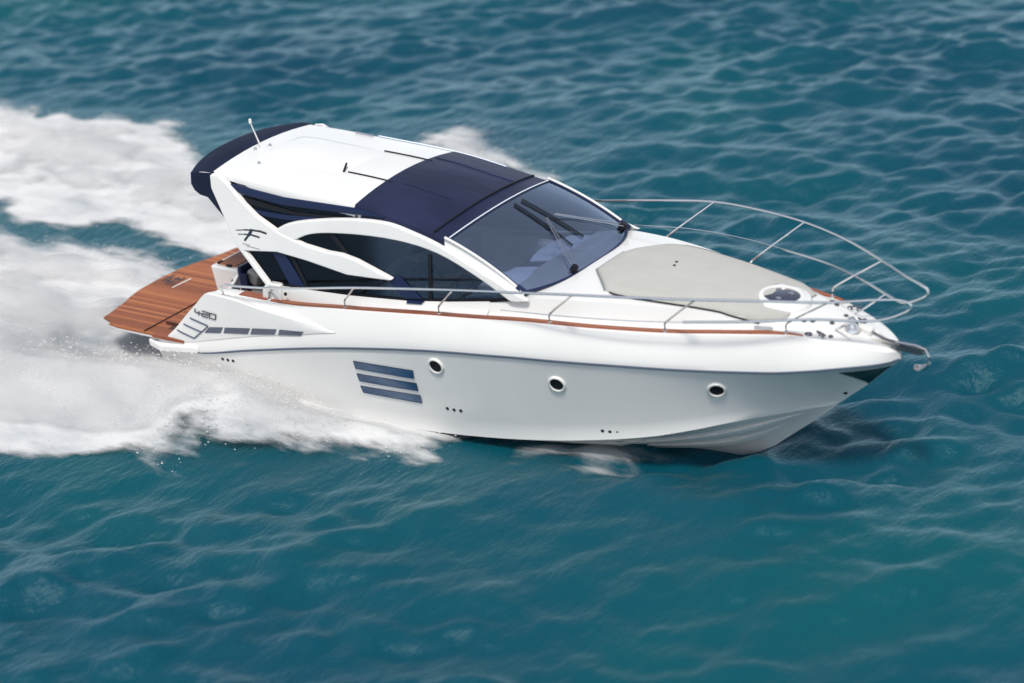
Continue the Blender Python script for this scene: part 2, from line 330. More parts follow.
foamm = mat('foam', (.8,.8,.8), .85, spec=.2); pf = P(foamm)
fc = coords(foamm, (1,1,1)); fn = N(foamm, 'ShaderNodeTexNoise', Scale=1.1, Detail=8.0, Roughness=.62); fms = N(foamm, 'ShaderNodeMapping'); fms.inputs['Scale'].default_value = (.38,1.1,1); fms.inputs['Rotation'].default_value = (0,0,.12); L(foamm, fc, fms.inputs[0]); L(foamm, fms.outputs[0], fn.inputs['Vector'])
L(foamm, ramp(foamm, fn.outputs[0], [(.32, (.52,.55,.58)), (.47, (.75,.755,.76)), (.62, (.87,.865,.86))]), pf.inputs['Base Color'])
at = N(foamm, 'ShaderNodeAttribute', attribute_name='foam'); fn2 = N(foamm, 'ShaderNodeTexNoise', Scale=2.6, Detail=5.0, Roughness=.6); L(foamm, fms.outputs[0], fn2.inputs['Vector'])
ma = N(foamm, 'ShaderNodeMath', operation='MULTIPLY_ADD'); ma.inputs[1].default_value = .9; ma.inputs[2].default_value = -.45; L(foamm, fn2.outputs[0], ma.inputs[0])
mb = N(foamm, 'ShaderNodeMath', operation='ADD'); L(foamm, at.outputs['Fac'], mb.inputs[0]); L(foamm, ma.outputs[0], mb.inputs[1])
mr = N(foamm, 'ShaderNodeMapRange', interpolation_type='SMOOTHSTEP'); mr.inputs['From Min'].default_value = .28; mr.inputs['From Max'].default_value = .72; L(foamm, mb.outputs[0], mr.inputs['Value'])
mm = N(foamm, 'ShaderNodeMath', operation='MULTIPLY'); at2 = N(foamm, 'ShaderNodeAttribute', attribute_name='dense'); L(foamm, mr.outputs[0], mm.inputs[0]); L(foamm, at2.outputs['Fac'], mm.inputs[1])
dfb = N(foamm, 'ShaderNodeBsdfDiffuse'); tlb = N(foamm, 'ShaderNodeBsdfTranslucent'); tpb = N(foamm, 'ShaderNodeBsdfTransparent')
_cs = [l.from_socket for l in foamm.node_tree.links if l.to_socket == pf.inputs['Base Color']][0]; L(foamm, _cs, dfb.inputs[0]); L(foamm, _cs, tlb.inputs[0])
mxa = N(foamm, 'ShaderNodeMixShader'); mxa.inputs[0].default_value = .28; L(foamm, dfb.outputs[0], mxa.inputs[1]); L(foamm, tlb.outputs[0], mxa.inputs[2])
mxb = N(foamm, 'ShaderNodeMixShader'); L(foamm, mm.outputs[0], mxb.inputs[0]); L(foamm, tpb.outputs[0], mxb.inputs[1]); L(foamm, mxa.outputs[0], mxb.inputs[2])
L(foamm, mxb.outputs[0], foamm.node_tree.nodes['Material Output'].inputs[0])
fbp = N(foamm, 'ShaderNodeBump', Strength=.15, Distance=.10); L(foamm, fn2.outputs[0], fbp.inputs['Height']); L(foamm, fbp.outputs[0], dfb.inputs['Normal']); foamm.node_tree.nodes.remove(pf)
def foamsheet(H, A, dense, mask):
    o, used = sheet('wake_foam', H, foamm, mask)
    for nm, arr in (('foam', A), ('dense', dense)):
        at_ = o.data.attributes.new(nm, 'FLOAT', 'POINT'); at_.data.foreach_set('value', arr.ravel()[used].astype(np.float32))
    return o
vis = (GX > -34) & (GX < 10)
parts = [foamsheet(HS+.02+HF, foam, np.ones_like(foam), (foam > .01) & vis)]
# looser sheets of flung spray above the solid foam, thinning out upward
for i, (sc_, dn) in enumerate(((1.15, .34), (1.32, .28), (1.5, .24), (1.75, .18), (2.05, .13), (2.4, .10))):
    nz = fftnoise(nx, ny, DX, lambda a, b: np.exp(-(np.hypot(a, b)*.12)**2)/(np.hypot(a, b)**2+2.5)**1.0, 40+i)
    loft_ = np.clip(HF-.06, 0, None)
    A = sm(foam+.26*nz+.07*fine-.30-.04*i, 0, .60)*sm(loft_, .0, .2)
    H = HS+.03+np.minimum(HF*sc_+.03*nz, cap+.02*i)
    parts.append(foamsheet(H, A, np.full_like(foam, dn), (A > .01) & vis))
rng = np.random.default_rng(77); cand = np.argwhere((foam > .25) & (foam < .985) & vis & (GX > -16)); cand2 = np.argwhere((hull_side > .25) & (foam > .5) & (GX < 5.5)); DV, DF_ = [], []
for cset, cnt, hmax in ((cand, 3000, .2), (cand2, 1800, .28)):
    for j, i_ in cset[rng.integers(0, len(cset), cnt)]:
        r_ = .004+.009*rng.random()**2; c_ = np.array([gx[i_]+rng.normal()*.12, gy[j]+rng.normal()*.12, HS[j, i_]+HF[j, i_]+.03+hmax*rng.random()**2])
        k = len(DV); DV += [tuple(c_+np.array(q)*r_*(2.2,1,1)) for q in ((1,0,0),(-1,0,0),(0,1,0),(0,-1,0),(0,0,1),(0,0,-1))]
        DF_ += [(k+a_, k+b_, k+c2) for a_, b_, c2 in ((0,2,4),(2,1,4),(1,3,4),(3,0,4),(2,0,5),(1,2,5),(3,1,5),(0,3,5))]
dm = bpy.data.meshes.new('drops'); dm.from_pydata(DV, [], DF_); dm.materials.append(foamm)
for nm in ('foam', 'dense'): dm.attributes.new(nm, 'FLOAT', 'POINT').data.foreach_set('value', np.ones(len(DV), np.float32))
bm = bmesh.new()
for o in parts: bm.from_mesh(o.data)
bm.from_mesh(dm)
keep = parts[0]; bm.to_mesh(keep.data); bm.free()
for o in parts[1:]: bpy.data.objects.remove(o)
tag(keep, 'broad white churned foam and spray trailing behind and beside the yacht', 'foam', kind='stuff')
# little curl of spray where the chine meets the sea
bow = [(4.4,-1.5),(5.2,-1.9),(6.4,-1.8),(7.4,-1.65),(8.2,-1.25),(8.5,-.75),(7.5,-.9),(6,-1.2),(4.6,-1.4)]
dB = sdist(GX, GY, bow); fB = sm(dB+.14*lo+.22*md+.14*fine, -.65, 1.05)
bs = foamsheet(HS+.03+sm(dB, 0, .4)*(.05+.03*md+.015*fine), fB, np.full_like(fB, .55), fB > .02); bs.name = 'bow_spray'
tag(bs, 'thin wisp of white spray on dark water below the forward hull', 'spray', kind='stuff')

# ================================================================ THE YACHT
Y = empty('motor_yacht'); tag(Y, 'white motor yacht with navy canvas roof and teak stern platform, speeding over the sea', 'motor yacht')
def both(name, vf, m, parent=Y, **k):
    a_ = build(name, vf, m, parent, **k); b_ = build(name, mirror(vf), m, parent, **k); return a_, b_
# ---- hull
def section(x):
    ck = keel_z(x); pts = []
    if x < 10.9:
        yc, zc = chine_y(x), chine_z(x)
        for t in (0,.2,.4,.6,.8,.96): pts.append((x, -yc*t, ck+(zc-ck)*t**(1.0 if x < 8 else .85)))
        pts.append((x, -yc-.0, zc)); pts.append((x, -yc-.035*min(1, max(0, (10.6-x)/2)), zc+.012))
    else:
        pts += [(x, 0, ck)]*8
    zc = pts[-1][2]; rz_ = rub_z(x)
    for k in range(1, 11):
        z = zc+(rz_-zc)*k/10; y = hull_y(x, z); pts.append((x, -max(y, abs(pts[7][1]) if k == 0 else 0), z))
    for k in range(1, 7):
        z = rz_+(gun_z(x)-rz_)*k/6; pts.append((x, -top_y(x, z), z))
    return pts
xs = [-.12,.0,.12,.25,.4,.6,.8,1.0,1.2]+[1.5+.3*i for i in range(25)]+[9.0,9.3,9.6,9.9,10.1,10.3,10.5,10.7,10.85,10.95,11.1,11.25,11.4,11.5,11.6,11.68,11.75,11.8,11.84,11.88]
xs = sorted(set(round(x, 3) for x in xs))
S_ = [section(x) for x in xs]; hv = grid(S_); tr = S_[0]
tv = ([p for p in tr]+[(p[0], -p[1], p[2]) for p in tr], [(i, i+1, len(tr)+i+1, len(tr)+i) for i in range(len(tr)-1)])
build('hull', join(hv, mirror(hv), tv), hullm, Y, sharp=28)
ru = [(x, -(hb(x)+.008), rub_z(x)) for x in np.linspace(.55, 11.87, 80)]
ru_t = tube(ru, [.008+.009*min(1, i/6) for i in range(80)], 8)
both('rub_strake', ru_t, rubm)
def botpt(x, t):
    yc, zc, ck = chine_y(x), chine_z(x), keel_z(x); return np.array([x, -yc*t, ck+(zc-ck)*t**(1.0 if x < 8 else .85)])
for t0, x1 in ((.72, 10.5), (.42, 10.2)):
    rows = []
    for x in np.linspace(3, x1, 50):
        f = min(1, (x1-x)/.8+.1); p = botpt(x, t0); q = botpt(x, t0-.06)
        rows.append([tuple(p), tuple(p+np.array([0,-.045,-.005])*f), tuple(q+np.array([0,-.03,-.03])*f), tuple(q)])
    both('spray_rail', grid(rows), gel, sharp=30)
def plate_on(fn, quad, off=.008, nu=8, nv=3, th=.02):
    """quad of (x,z) corners laid on a curved side y=fn(x,z)"""
    (a, b_, c_, d_) = [np.array(q) for q in quad]; rows = []
    for i in range(nu+1):
        r = []
        for j in range(nv+1):
            u, v_ = i/nu, j/nv; q = (a*(1-u)+b_*u)*(1-v_)+(d_*(1-u)+c_*u)*v_; r.append((q[0], -(fn(q[0], q[1])+off), q[1]))
        rows.append(r)
    return solid(rows, th, (0, 1, 0))
HW = [[(3.883,1.143),(4.999,1.181),(4.988,1.011),(3.894,.992)],[(3.894,.927),(5.006,.96),(5.005,.798),(3.911,.775)],[(3.905,.711),(5.019,.747),(5.018,.585),(3.926,.574)]]
def grow(q, g):
    c_ = np.mean(np.array(q), 0); return [tuple(np.array(p)+np.sign(np.array(p)-c_)*np.array([g, g])) for p in q]
for q in HW:
    for s, o in zip((1, -1), both('hull_window', plate_on(hull_y, grow(q, -.016), .010), hullglass)):
        fr_ = []
        Q = grow(q, -.012)
        for a_, b_ in zip(Q, Q[1:]+Q[:1]):
            seg_ = [(x_, -(hull_y(x_, z_)+.012), z_) for x_, z_ in [tuple(np.array(a_)*(1-t)+np.array(b_)*t) for t in np.linspace(0, 1, 7)]]; fr_.append(tube(seg_, .004, 6))
        vf = join(*fr_); build('frame', vf if s > 0 else mirror(vf), navytrim, o)
def hull_n(x, z, fn=hull_y):
    e = .02; dx = (fn(x+e, z)-fn(x-e, z))/(2*e); dz = (fn(x, z+e)-fn(x, z-e))/(2*e); return np.array([-dx, -1, -dz])
for (x, z) in [(5.429,1.323),(7.386,1.315),(9.605,1.377)]:
    n_ = hull_n(x, z); n_ /= np.linalg.norm(n_); n_[1] = -abs(n_[1]); c_ = np.array([x, -hull_y(x, z), z])
    g_ = lathe(c_, n_, [(.001,.008),(.10,.012),(.105,-.01)], 28)
    rim = lathe(c_, n_, [(.098,.006),(.102,.024),(.112,.03),(.126,.026),(.136,.012),(.138,-.02)], 28)
    for s, o in zip((1, -1), both('porthole', g_, black)): build('rim', rim if s > 0 else mirror(rim), steeld if 0 else gel2, o)
for (x, z) in [(5.433,.574),(5.547,.57),(5.663,.575),(7.893,.549),(8.002,.545),(8.109,.542),(1.222,.665),(1.325,.666),(1.431,.668)]:
    n_ = hull_n(x, z); c_ = np.array([x, -hull_y(x, z), z]); both('drain_outlet', lathe(c_, n_, [(.001,.006),(.018,.008),(.027,.004),(.028,-.01)], 12), black)
both('drain_outlet', lathe((11.065, -hull_y(11.065, 1.185), 1.185), hull_n(11.065, 1.185), [(.001,.006),(.03,.006),(.03,-.01)], 12), black)
rows = []
for i in range(9):
    z = 1.37+(1.70-1.37)*i/8; xa = 11.40-.2*(i/8); 
    xe = float(np.interp(z, [.95,1.41,1.82], [10.9,11.45,11.88]))-.004
    rows.append([(x, -(hull_y(x, z)+.012), z) for x in np.linspace(min(xa, xe-.01), xe, 6)])
pv = solid(rows, .01, (0,1,0)); build('stem_plate', join(pv, mirror(pv)), platem, Y, sharp=50)

# ---- deck, side decks and trunk
gb_z = spline([(2.0,1.95),(2.94,2.0),(3.69,2.03),(4.75,2.11),(5.51,2.21),(6.21,2.32),(6.7,2.42),(7.0,2.46)])
ts_y = spline([(6.2,1.50),(6.9,1.42),(7.4,1.34),(8,1.20),(9,.93),(9.7,.74),(10.4,.54),(11.0,.36),(11.4,.24),(11.7,.10),(11.88,0)])
ts_z = spline([(6.2,2.33),(6.9,2.44),(8,2.47),(9,2.44),(9.7,2.39),(10.4,2.32),(11.0,2.22),(11.4,2.11),(11.7,2.01),(11.88,1.93)])
zc_ = spline([(6.2,2.36),(6.9,2.49),(8,2.56),(9,2.53),(9.7,2.46),(10.4,2.36),(11.0,2.25),(11.4,2.13),(11.7,2.02),(11.88,1.93)])
rows = []
for x in sorted(set([round(a_, 3) for a_ in np.linspace(6.2, 11.88, 60)])):
    gy_, gz_ = gun_y(x), gun_z(x); ty, tz = ts_y(x), ts_z(x); ty = min(ty, gy_); tz = max(tz, gz_)
    w1 = (gy_-ty); k = min(1, w1/.3)
    y2 = gy_-.16*k
    r = [(x, -gy_, gz_), (x, -(gy_-.012*k), gz_+.012*k), (x, -y2, gz_+.014*k)]
    y3 = y2-(y2-ty)*.45; r.append((x, -y3, gz_+.03*k)); r.append((x, -(y3-(y3-ty)*.3), gz_+(tz-gz_)*.35+.02*k)); r.append((x, -(ty+(y3-ty)*.15), gz_+(tz-gz_)*.85)); r.append((x, -ty, tz))
    for t in (.85,.7,.5,.3,.15,0): r.append((x, -ty*t, tz+(zc_(x)-tz)*(1-t*t)))
    rows.append(r)
fd = grid(rows)
rows = []
for x in np.linspace(2.2, 6.22, 36):
    gy_, gz_ = gun_y(x), gun_z(x); zz = gb_z(x); sy_ = side_y(x, zz)+.02
    rows.append([(x, -gy_, gz_), (x, -(gy_-.012), gz_+.012), (x, -(gy_-.15), gz_+.014), (x, -(sy_+.03), gz_+(zz-gz_)*.45+.01), (x, -sy_, zz), (x, -(sy_-.10), zz+.0)])
sd_ = grid(rows)
rows = []
for x in np.linspace(.3, 2.2, 24):
    gy_, gz_ = gun_y(x), gun_z(x); wd = .2 if x > 1 else .12
    rows.append([(x, -gy_, gz_), (x, -(gy_-.012), gz_+.012), (x, -(gy_-wd), gz_+.014), (x, -(gy_-wd-.015), gz_-.0), (x, -(gy_-wd-.04), min(.84, gz_-.02))])
cm = grid(rows)
build('deck', join(fd, mirror(fd), sd_, mirror(sd_), cm, mirror(cm)), gel, Y, sharp=50)
def strip(xa, xb, n=80, y_out=.03, wd=.105, h=.018, taper=.6):
    rows = []
    for x in np.linspace(xa, xb, n):
        f = min(1, (xb-x)/taper+.15); gy_, z = gun_y(x), gun_z(x)+.014; k = 1
        rows.append([(x, -(gy_-y_out), z-.006), (x, -(gy_-y_out-.004), z+h), (x, -(gy_-y_out-wd*f+.004), z+h), (x, -(gy_-y_out-wd*f), z-.006)])
    return grid(rows)
both('teak_rail_cap', strip(2.24, 10.75), teakcap, sharp=40)
cap_rows = [[(x, -(gun_y(x)-.03), gun_z(x)+.03), (x, -(gun_y(x)-.19), gun_z(x)+.03)] for x in np.linspace(1.62, 2.16, 8)]
both('coaming_cap', solid(cap_rows, .02), teakcap)

# ---- quarter panels with vents and the number
rows = []
for x in np.linspace(.1, 3.6, 46):
    r = []
    rz_, lz = ridge_z(x), low_z(x)
    for t in (1, .97, .85, .65, .45, .25, .1, 0):
        z = lz+(rz_-lz)*t; r.append((x, -quarter_y(x, z), z))
    yt = quarter_y(x, rz_); r = [(x, -(min(yt, gun_y(x))-.06), rz_-.02), (x, -(yt-.05), rz_+.012), (x, -(yt-.015), rz_+.010)]+r+[(x, -(quarter_y(x, lz)-.06), lz-.01)]
    rows.append(r)
qv = grid(rows); qa, qb = both('quarter_panel', qv, gel, sharp=40)
SL = [[(1.076,1.196),(1.36,1.24),(1.287,1.129),(.948,1.077)],[(1.4,1.245),(1.924,1.321),(1.851,1.21),(1.355,1.142)],[(1.966,1.328),(2.46,1.398),(2.399,1.297),(1.91,1.216)],[(2.523,1.404),(2.996,1.448),(2.921,1.371),(2.478,1.306)]]
for s, par in ((1, qa), (-1, qb)):
    for q in SL:
        vf = plate_on(quarter_y, q, .008); build('vent_slot', vf if s > 0 else mirror(vf), slotm, par, sharp=60)
    for a_, b_ in (((.681,1.28),(1.033,1.214)), ((.518,1.15),(.885,1.079)), ((.355,1.016),(.708,.939)), ((.708,.939),(1.05,1.206))):
        sg = [(x_, -(quarter_y(x_, z_)+.006), z_) for x_, z_ in [tuple(np.array(a_)*(1-t)+np.array(b_)*t) for t in np.linspace(0, 1, 6)]]
        vf = tube(sg, .011, 6); build('step_groove', vf if s > 0 else mirror(vf), rubm, par)
    # the model number 420
    W_, H_ = .125, .085; st = []
    def gp(u, v_): 
        x_ = .80+u*1.0+.0*v_+v_*.25; z_ = 1.375+v_+u*(-.05); return (x_, -(quarter_y(x_, z_)+.012), z_)
    def line(pts): 
        st.append(stroke([gp(*p) for p in pts], .014, (0,-1,0), .006))
    line([(0,H_),(0,.035),(W_,.035)]); line([(W_*.72,H_*.75),(W_*.72,0)])
    o_ = .155; line([(o_,H_),(o_+W_,H_),(o_+W_,H_*.5),(o_,H_*.5),(o_,0),(o_+W_,0)])
    o_ = .31; line([(o_,0),(o_,H_),(o_+W_,H_),(o_+W_,0),(o_,0)])
    vf = join(*st)
    if s < 0:   # same reading direction on the port side
        V_, F_ = vf; cx = .99; vf = ([(2*cx-p[0], -p[1], p[2]) for p in V_], F_)
    build('model_number', vf, logom, par, smooth=False)

# ---- stern platform, transom and cockpit
side_o = [(-1.76,0),(-1.74,-.5),(-1.66,-.85),(-1.59,-1.03),(-1.50,-1.45),(-1.47,-1.66),(-1.22,-1.75),(-1.20,-1.82),(-.98,-1.86),(-.26,-1.86),(-.22,-1.88),(.05,-1.86)]
outl = side_o+[(x, -y) for x, y in reversed(side_o[1:])]
pf_ = build('swim_platform', ngon_plate([(x*1.0, y, .835) for x, y in outl], (0,0,-.07)), gel, Y, bevel=.015)
def inset(o_, k): 
    c_ = np.array([-.8, 0]); return [tuple(c_+(np.array(p)-c_)*k) for p in o_]
build('teak_decking', ngon_plate([(x, y, .842) for x, y in inset(outl, 1.003)], (0,0,-.03)), teak, pf_)
build('caulk_line', join(tube([(-.42,-1.84,.846),(-.42,1.84,.846)], .012, 6)), black, pf_)
# marks inlaid on the platform
mk = []
for a_, b_ in (((-1.64,-.06),(-1.62,.22)),((-1.52,-.12),(-1.56,.08)),((-1.45,-.13),(-1.47,.16)),((-1.37,-.13),(-1.37,.20))): mk.append(stroke([(*a_, .845), (*b_, .845)], .035, (0,0,1), .004))
mk.append(stroke([(-1.64,.0,.845),(-1.48,-.02,.845)], .03, (0,0,1), .004)); mk.append(stroke([(-1.5,.12,.845),(-1.38,.1,.845)], .03, (0,0,1), .004))
build('inlaid_emblem', join(*mk), logom, pf_, smooth=False)
build('inlaid_emblem', stroke([(-1.26,-.22,.845),(-1.24,.2,.845)], .028, (0,0,1), .004), gel2, pf_, smooth=False)
for s in (1, -1):   # teak treads beside the quarter panels
    vf = ngon_plate([(-.2,-1.90,.848),(.46,-1.885,.848),(.10,-1.80,.853),(-.2,-1.80,.85)], (0,0,-.05)); build('side_tread', vf if s > 0 else mirror(vf), teakcap, pf_)
both('stern_coaming', ngon_plate([(-.36,-1.6,.60),(-.34,-1.86,.61),(-.05,-1.91,.57),(.75,-1.925,.68),(.75,-1.6,.68)], (0,0,.13)), gel, bevel=.03)
fl_ = build('cockpit_floor', box((1.1,0,.97), (2.4,3.3,.06)), teak, Y)
tb = build('transom_module', poly([(.06,-.64,1.60),(.20,-.64,.80),(.72,-.64,.80),(.62,-.64,1.60)], (0,2.2,0)), gel, Y, bevel=.03, seg=3)
build('teak_top', box((.33,.46,1.612), (.36,2.02,.02)), teak, tb, bevel=.005)
build('hinge', box((.16,-.50,1.62), (.06,.10,.03)), black, tb, bevel=.005); build('hinge', box((.40,-.56,1.62), (.10,.05,.03)), black, tb, bevel=.005)
build('teak_step', lathe((-.02,.66,1.66), (0,0,1), [(.001,.03),(.11,.03),(.13,.0),(.11,-.03),(.001,-.03)], 20, 1, 1.1), teakcap, tb)
se = build('cockpit_seat', box((1.12,.40,1.12), (.90,1.9,.26)), gel2, Y, bevel=.03)
build('back_shell', join(box((.66,.42,1.33), (.07,2.10,.66)), box((.74,-.62,1.28), (.16,.05,.56))), navytrim, se, bevel=.015)
build('back_cushion', box((.84,.42,1.46), (.24,1.96,.22), 0, .35), cush, se, bevel=.04, seg=3)
build('seat_cushion', box((1.30,.42,1.30), (.42,1.96,.13)), cush, se, bevel=.03, seg=3)
build('dark_floor_area', box((1.6,-.95,1.008), (1.2,1.05,.02)), navytrim, Y)  # thin navy sheet that makes this part of the cockpit floor darker
ga = build('boarding_gate', box((1.0,-1.18,1.34), (.06,.66,.62), math.radians(28)), gel, Y, bevel=.02)
build('latch', tube([(.93,-1.10,1.42),(.93,-1.10,1.66)], .016, 8), black, ga)
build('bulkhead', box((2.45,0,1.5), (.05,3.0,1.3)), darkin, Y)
both('coaming_block', poly([(2.02,-1.55,1.70),(2.06,-1.55,1.93),(2.20,-1.55,2.02),(2.42,-1.55,2.02),(2.42,-1.55,1.70)], (0,-.12,0)), gel, bevel=.025)
for x0 in (2.28,): both('fuel_filler', lathe((x0+.25,-1.685,1.90), (0,-1,.3), [(.001,.008),(.028,.008),(.03,0)], 12), black)

# ---- cabin sides
def sp_(x, z, o=0): return (x, -(side_y(x, z)+o), z)
NO = np.array([0,-.977,-.215])
def plate_side(pts, o_in, th, m, name, parent=Y, bevel=0, smoothn=0, **k):
    if smoothn: pts = [tuple(p) for p in cr(pts, smoothn, True)]
    P3 = [np.array(sp_(x, z))+NO*o_in for x, z in pts]; vf = poly(P3, NO*th); return both(name, vf, m, parent, bevel=bevel, **k)
lowglass = [(2.10,1.97),(2.94,1.985),(3.69,2.015),(4.75,2.095),(5.51,2.195),(6.21,2.305),(6.62,2.38)]+[tuple(p) for p in cr([(6.50,2.47),(6.02,2.70),(5.3,2.93),(4.58,3.01),(3.56,2.98),(2.94,2.88),(2.63,2.76)], 4)]+[(1.66,2.46)]
plate_side(lowglass, 0, .006, sglass, 'side_window')
upglass = [(1.30,3.40),(2.4,3.32),(3.74,3.33),(4.39,3.26),(4.6,3.20),(3.74,3.15),(3.08,3.05),(2.40,2.78),(1.92,2.93)]
plate_side(upglass, -.012, .006, sglass, 'upper_window')
# frames: dark edge lines and mullions
def strokes_side(lines, w_, m, name, o=.014, th=.012):
    allp = []
    for ln in lines:
        P3 = [np.array(sp_(x, z))+NO*o for x, z in ln]; allp.append(stroke(P3, w_, NO, th))
    return both(name, join(*allp), m, smooth=False)
bot = [(2.14,1.995),(2.94,2.01),(3.69,2.04),(4.75,2.12),(5.51,2.22),(6.21,2.33),(6.60,2.405)]
strokes_side([bot, [tuple(p) for p in cr([(6.55,2.44),(6.02,2.675),(5.3,2.90),(4.58,2.98),(3.56,2.945),(2.94,2.85)], 4)]], .05, black, 'window_frame')
plate_side([(2.19,2.47),(2.415,2.50),(2.83,2.03),(2.56,2.01)], .012, .014, navytrim, 'window_pillar')
plate_side([(2.50,2.50),(2.58,2.50),(2.92,2.02),(2.85,2.02)], .012, .010, black, 'window_pillar')
plate_side([(3.28,2.87),(3.40,2.88),(3.70,2.60),(3.60,2.60)], .012, .010, black, 'window_pillar')
plate_side([(4.30,2.42),(4.62,2.44),(5.10,2.13),(4.78,2.09)], .014, .012, navytrim, 'window_pillar')
plate_side([(5.10,2.83),(5.16,2.83),(5.20,2.18),(5.14,2.17)], .010, .010, black, 'window_pillar')
plate_side([(4.76,2.095),(5.03,2.12),(5.06,2.155),(4.78,2.13)], .026, .03, navytrim, 'vent_lip')
plate_side([(1.34,3.385),(2.4,3.31),(3.74,3.325),(4.30,3.26),(3.74,3.235),(2.4,3.20),(1.52,3.27)], .012, .03, navytrim, 'roof_edge_trim', bevel=.006)
plate_side([(1.60,3.215),(2.6,3.12),(3.5,3.16),(3.5,3.13),(2.6,3.07),(1.70,3.12)], .012, .014, black, 'window_frame')
plate_side([(1.82,3.05),(2.45,3.05),(3.1,3.10),(3.0,3.03),(2.45,2.98),(2.0,2.98)], .010, .012, navytrim, 'window_frame')
# white arch: pillar, arm and upper band
pill = [(.97,3.50),(1.0,3.31),(1.15,3.08),(1.43,2.65),(1.58,2.45),(2.14,1.97),(2.24,1.97),(1.70,2.445),(2.33,2.515),(2.91,2.465),(3.68,2.365),(4.1,2.38),(4.46,2.395),(4.52,2.415),(4.3,2.475),(3.85,2.60),(3.57,2.645),(3.30,2.645),(2.85,2.69),(2.38,2.80),(1.92,2.99),(1.62,3.18),(1.33,3.40),(1.12,3.52)]
band = [tuple(p) for p in cr([(2.22,2.80),(2.51,2.95),(3.08,3.085),(3.74,3.18),(4.39,3.205),(4.84,3.13),(5.30,3.02),(6.01,2.77),(6.63,2.54),(6.90,2.455)], 4)]+[(6.84,2.43),(6.70,2.405)]+[tuple(p) for p in cr([(6.60,2.40),(6.02,2.655),(5.3,2.895),(4.58,2.98),(3.56,2.945),(2.94,2.85),(2.60,2.70)], 4)]
arch = plate_side(pill, .01, .085, gel, 'side_arch', bevel=.022, seg=3)
for s, o in zip((1, -1), arch):
    P3 = [np.array(sp_(x, z))+NO*.008 for x, z in band]; vf = poly(P3, NO*.07); build('arch_band', vf if s > 0 else mirror(vf), gel, o, bevel=.02, seg=3)
    # emblem and its small line of lettering
    e = []
    def pl(pts, w0, w1):
        P_ = [np.array(sp_(x, z))+NO*.097 for x, z in pts]; n_ = len(P_)
        for i in range(n_-1):
            w_ = w0+(w1-w0)*i/(n_-1); e.append(stroke([P_[i], P_[i+1]], w_, NO, .005))
    pl([(1.53,2.745),(1.70,2.772),(1.85,2.785),(2.0,2.785),(2.11,2.77)], .014, .058); pl([(1.57,2.69),(1.70,2.705),(1.84,2.71),(1.98,2.695)], .012, .046); pl([(1.83,2.775),(1.79,2.715),(1.71,2.62)], .055, .02)
    vf = join(*e); build('emblem', vf if s > 0 else mirror(vf), logom, o, smooth=False)
    e = []; pl([(1.66,2.56),(1.80,2.555)], .008, .008); pl([(1.74,2.535),(2.0,2.52)], .008, .014)
    vf = join(*e); build('lettering', vf if s > 0 else mirror(vf), greyline, o, smooth=False)

# ---- hardtop
rE = spline([(.95,3.50),(1.6,3.48),(2.4,3.43),(3.5,3.37),(4.1,3.31),(4.6,3.23),(5.0,3.16),(5.44,3.08)])
rY = spline([(.95,1.20),(2.5,1.25),(4.5,1.28),(5.44,1.31)])
rC = spline([(.95,.10),(2.5,.12),(4.4,.14),(5.44,.13)])
def roof_pt(x, t, up=0): return (x+.10*(1-t*t)*max(0, (x-3.6)/1.84)-.0, rY(x)*t, rE(x)+rC(x)*(1-t*t)+up)
ts = [-1,-.97,-.9,-.75,-.6,-.4,-.2,0,.2,.4,.6,.75,.9,.97,1]
def roofrow(x, up=0, edge_drop=.12): 
    a_ = [roof_pt(x, t, up) for t in ts]; l, r = a_[0], a_[-1]
    return [(l[0], l[1]-.035, l[2]-edge_drop)]+[(l[0], l[1]-.02, l[2]-.03)]+a_+[(r[0], r[1]+.02, r[2]-.03)]+[(r[0], r[1]+.035, r[2]-edge_drop)]
rf = build('hardtop', solid([roofrow(x) for x in np.linspace(.95, 3.86, 30)], .05), gel, Y, sharp=50)
cv = build('canvas_sunroof', solid([roofrow(x, .012, .145) for x in np.linspace(3.74, 5.18, 16)], .05), navyroof, Y, sharp=60)
build('header_band', solid([roofrow(x, .0, .06) for x in np.linspace(5.14, 5.47, 6)], .05), navyroof, Y, sharp=60)
seamp = [np.array(roof_pt(5.17, t, .012)) for t in np.linspace(-1, 1, 24)]; build('seam', tube(seamp, .016, 6), black, cv)
build('seam', tube([np.array(roof_pt(x, .55, .012)) for x in np.linspace(3.8, 5.15, 12)], .012, 6), navyroof, cv)
build('seam', tube([np.array(roof_pt(x, -.35, .012)) for x in np.linspace(4.0, 4.8, 12)], .008, 6), navyroof, cv)
build('seam', tube([np.array(roof_pt(5.44, t, .014)) for t in np.linspace(-1, 1, 24)], .009, 6), greyin, cv)
# raised moulding, slide tracks and small fittings on the hardtop
rows = []
for i, x in enumerate(np.linspace(1.3, 3.0, 14)):
    e_ = math.sin(math.pi*min(1, max(0, i/13)))**.35 if 0 < i < 13 else 0; r = []
    for j, t in enumerate(np.linspace(-.42, .42, 13)):
        q = math.sin(math.pi*j/12)**.4 if 0 < j < 12 else 0; p = roof_pt(x, t); r.append((p[0], p[1], p[2]-.004+.085*e_*q))
    rows.append(r)
build('roof_moulding', grid(rows), gel, rf)
for t, xa, xb in ((-.38, 3.02, 3.84), (.42, 2.95, 3.84)):
    build('slide_track', tube([np.array(roof_pt(x, t, .008)) for x in np.linspace(xa, xb, 8)], .013, 6), black, rf)
build('track_stop', tube([roof_pt(2.95, -.40, .01), roof_pt(2.92, -.30, .09)], .018, 6), black, rf)
build('grab_handle', tube([roof_pt(x, .93, .02) for x in np.linspace(1.9, 2.25, 4)], .014, 6), steeld, rf)
build('grab_handle', tube([roof_pt(x, .985, .02) for x in np.linspace(2.3, 4.7, 20)], .009, 6), greyin, rf)
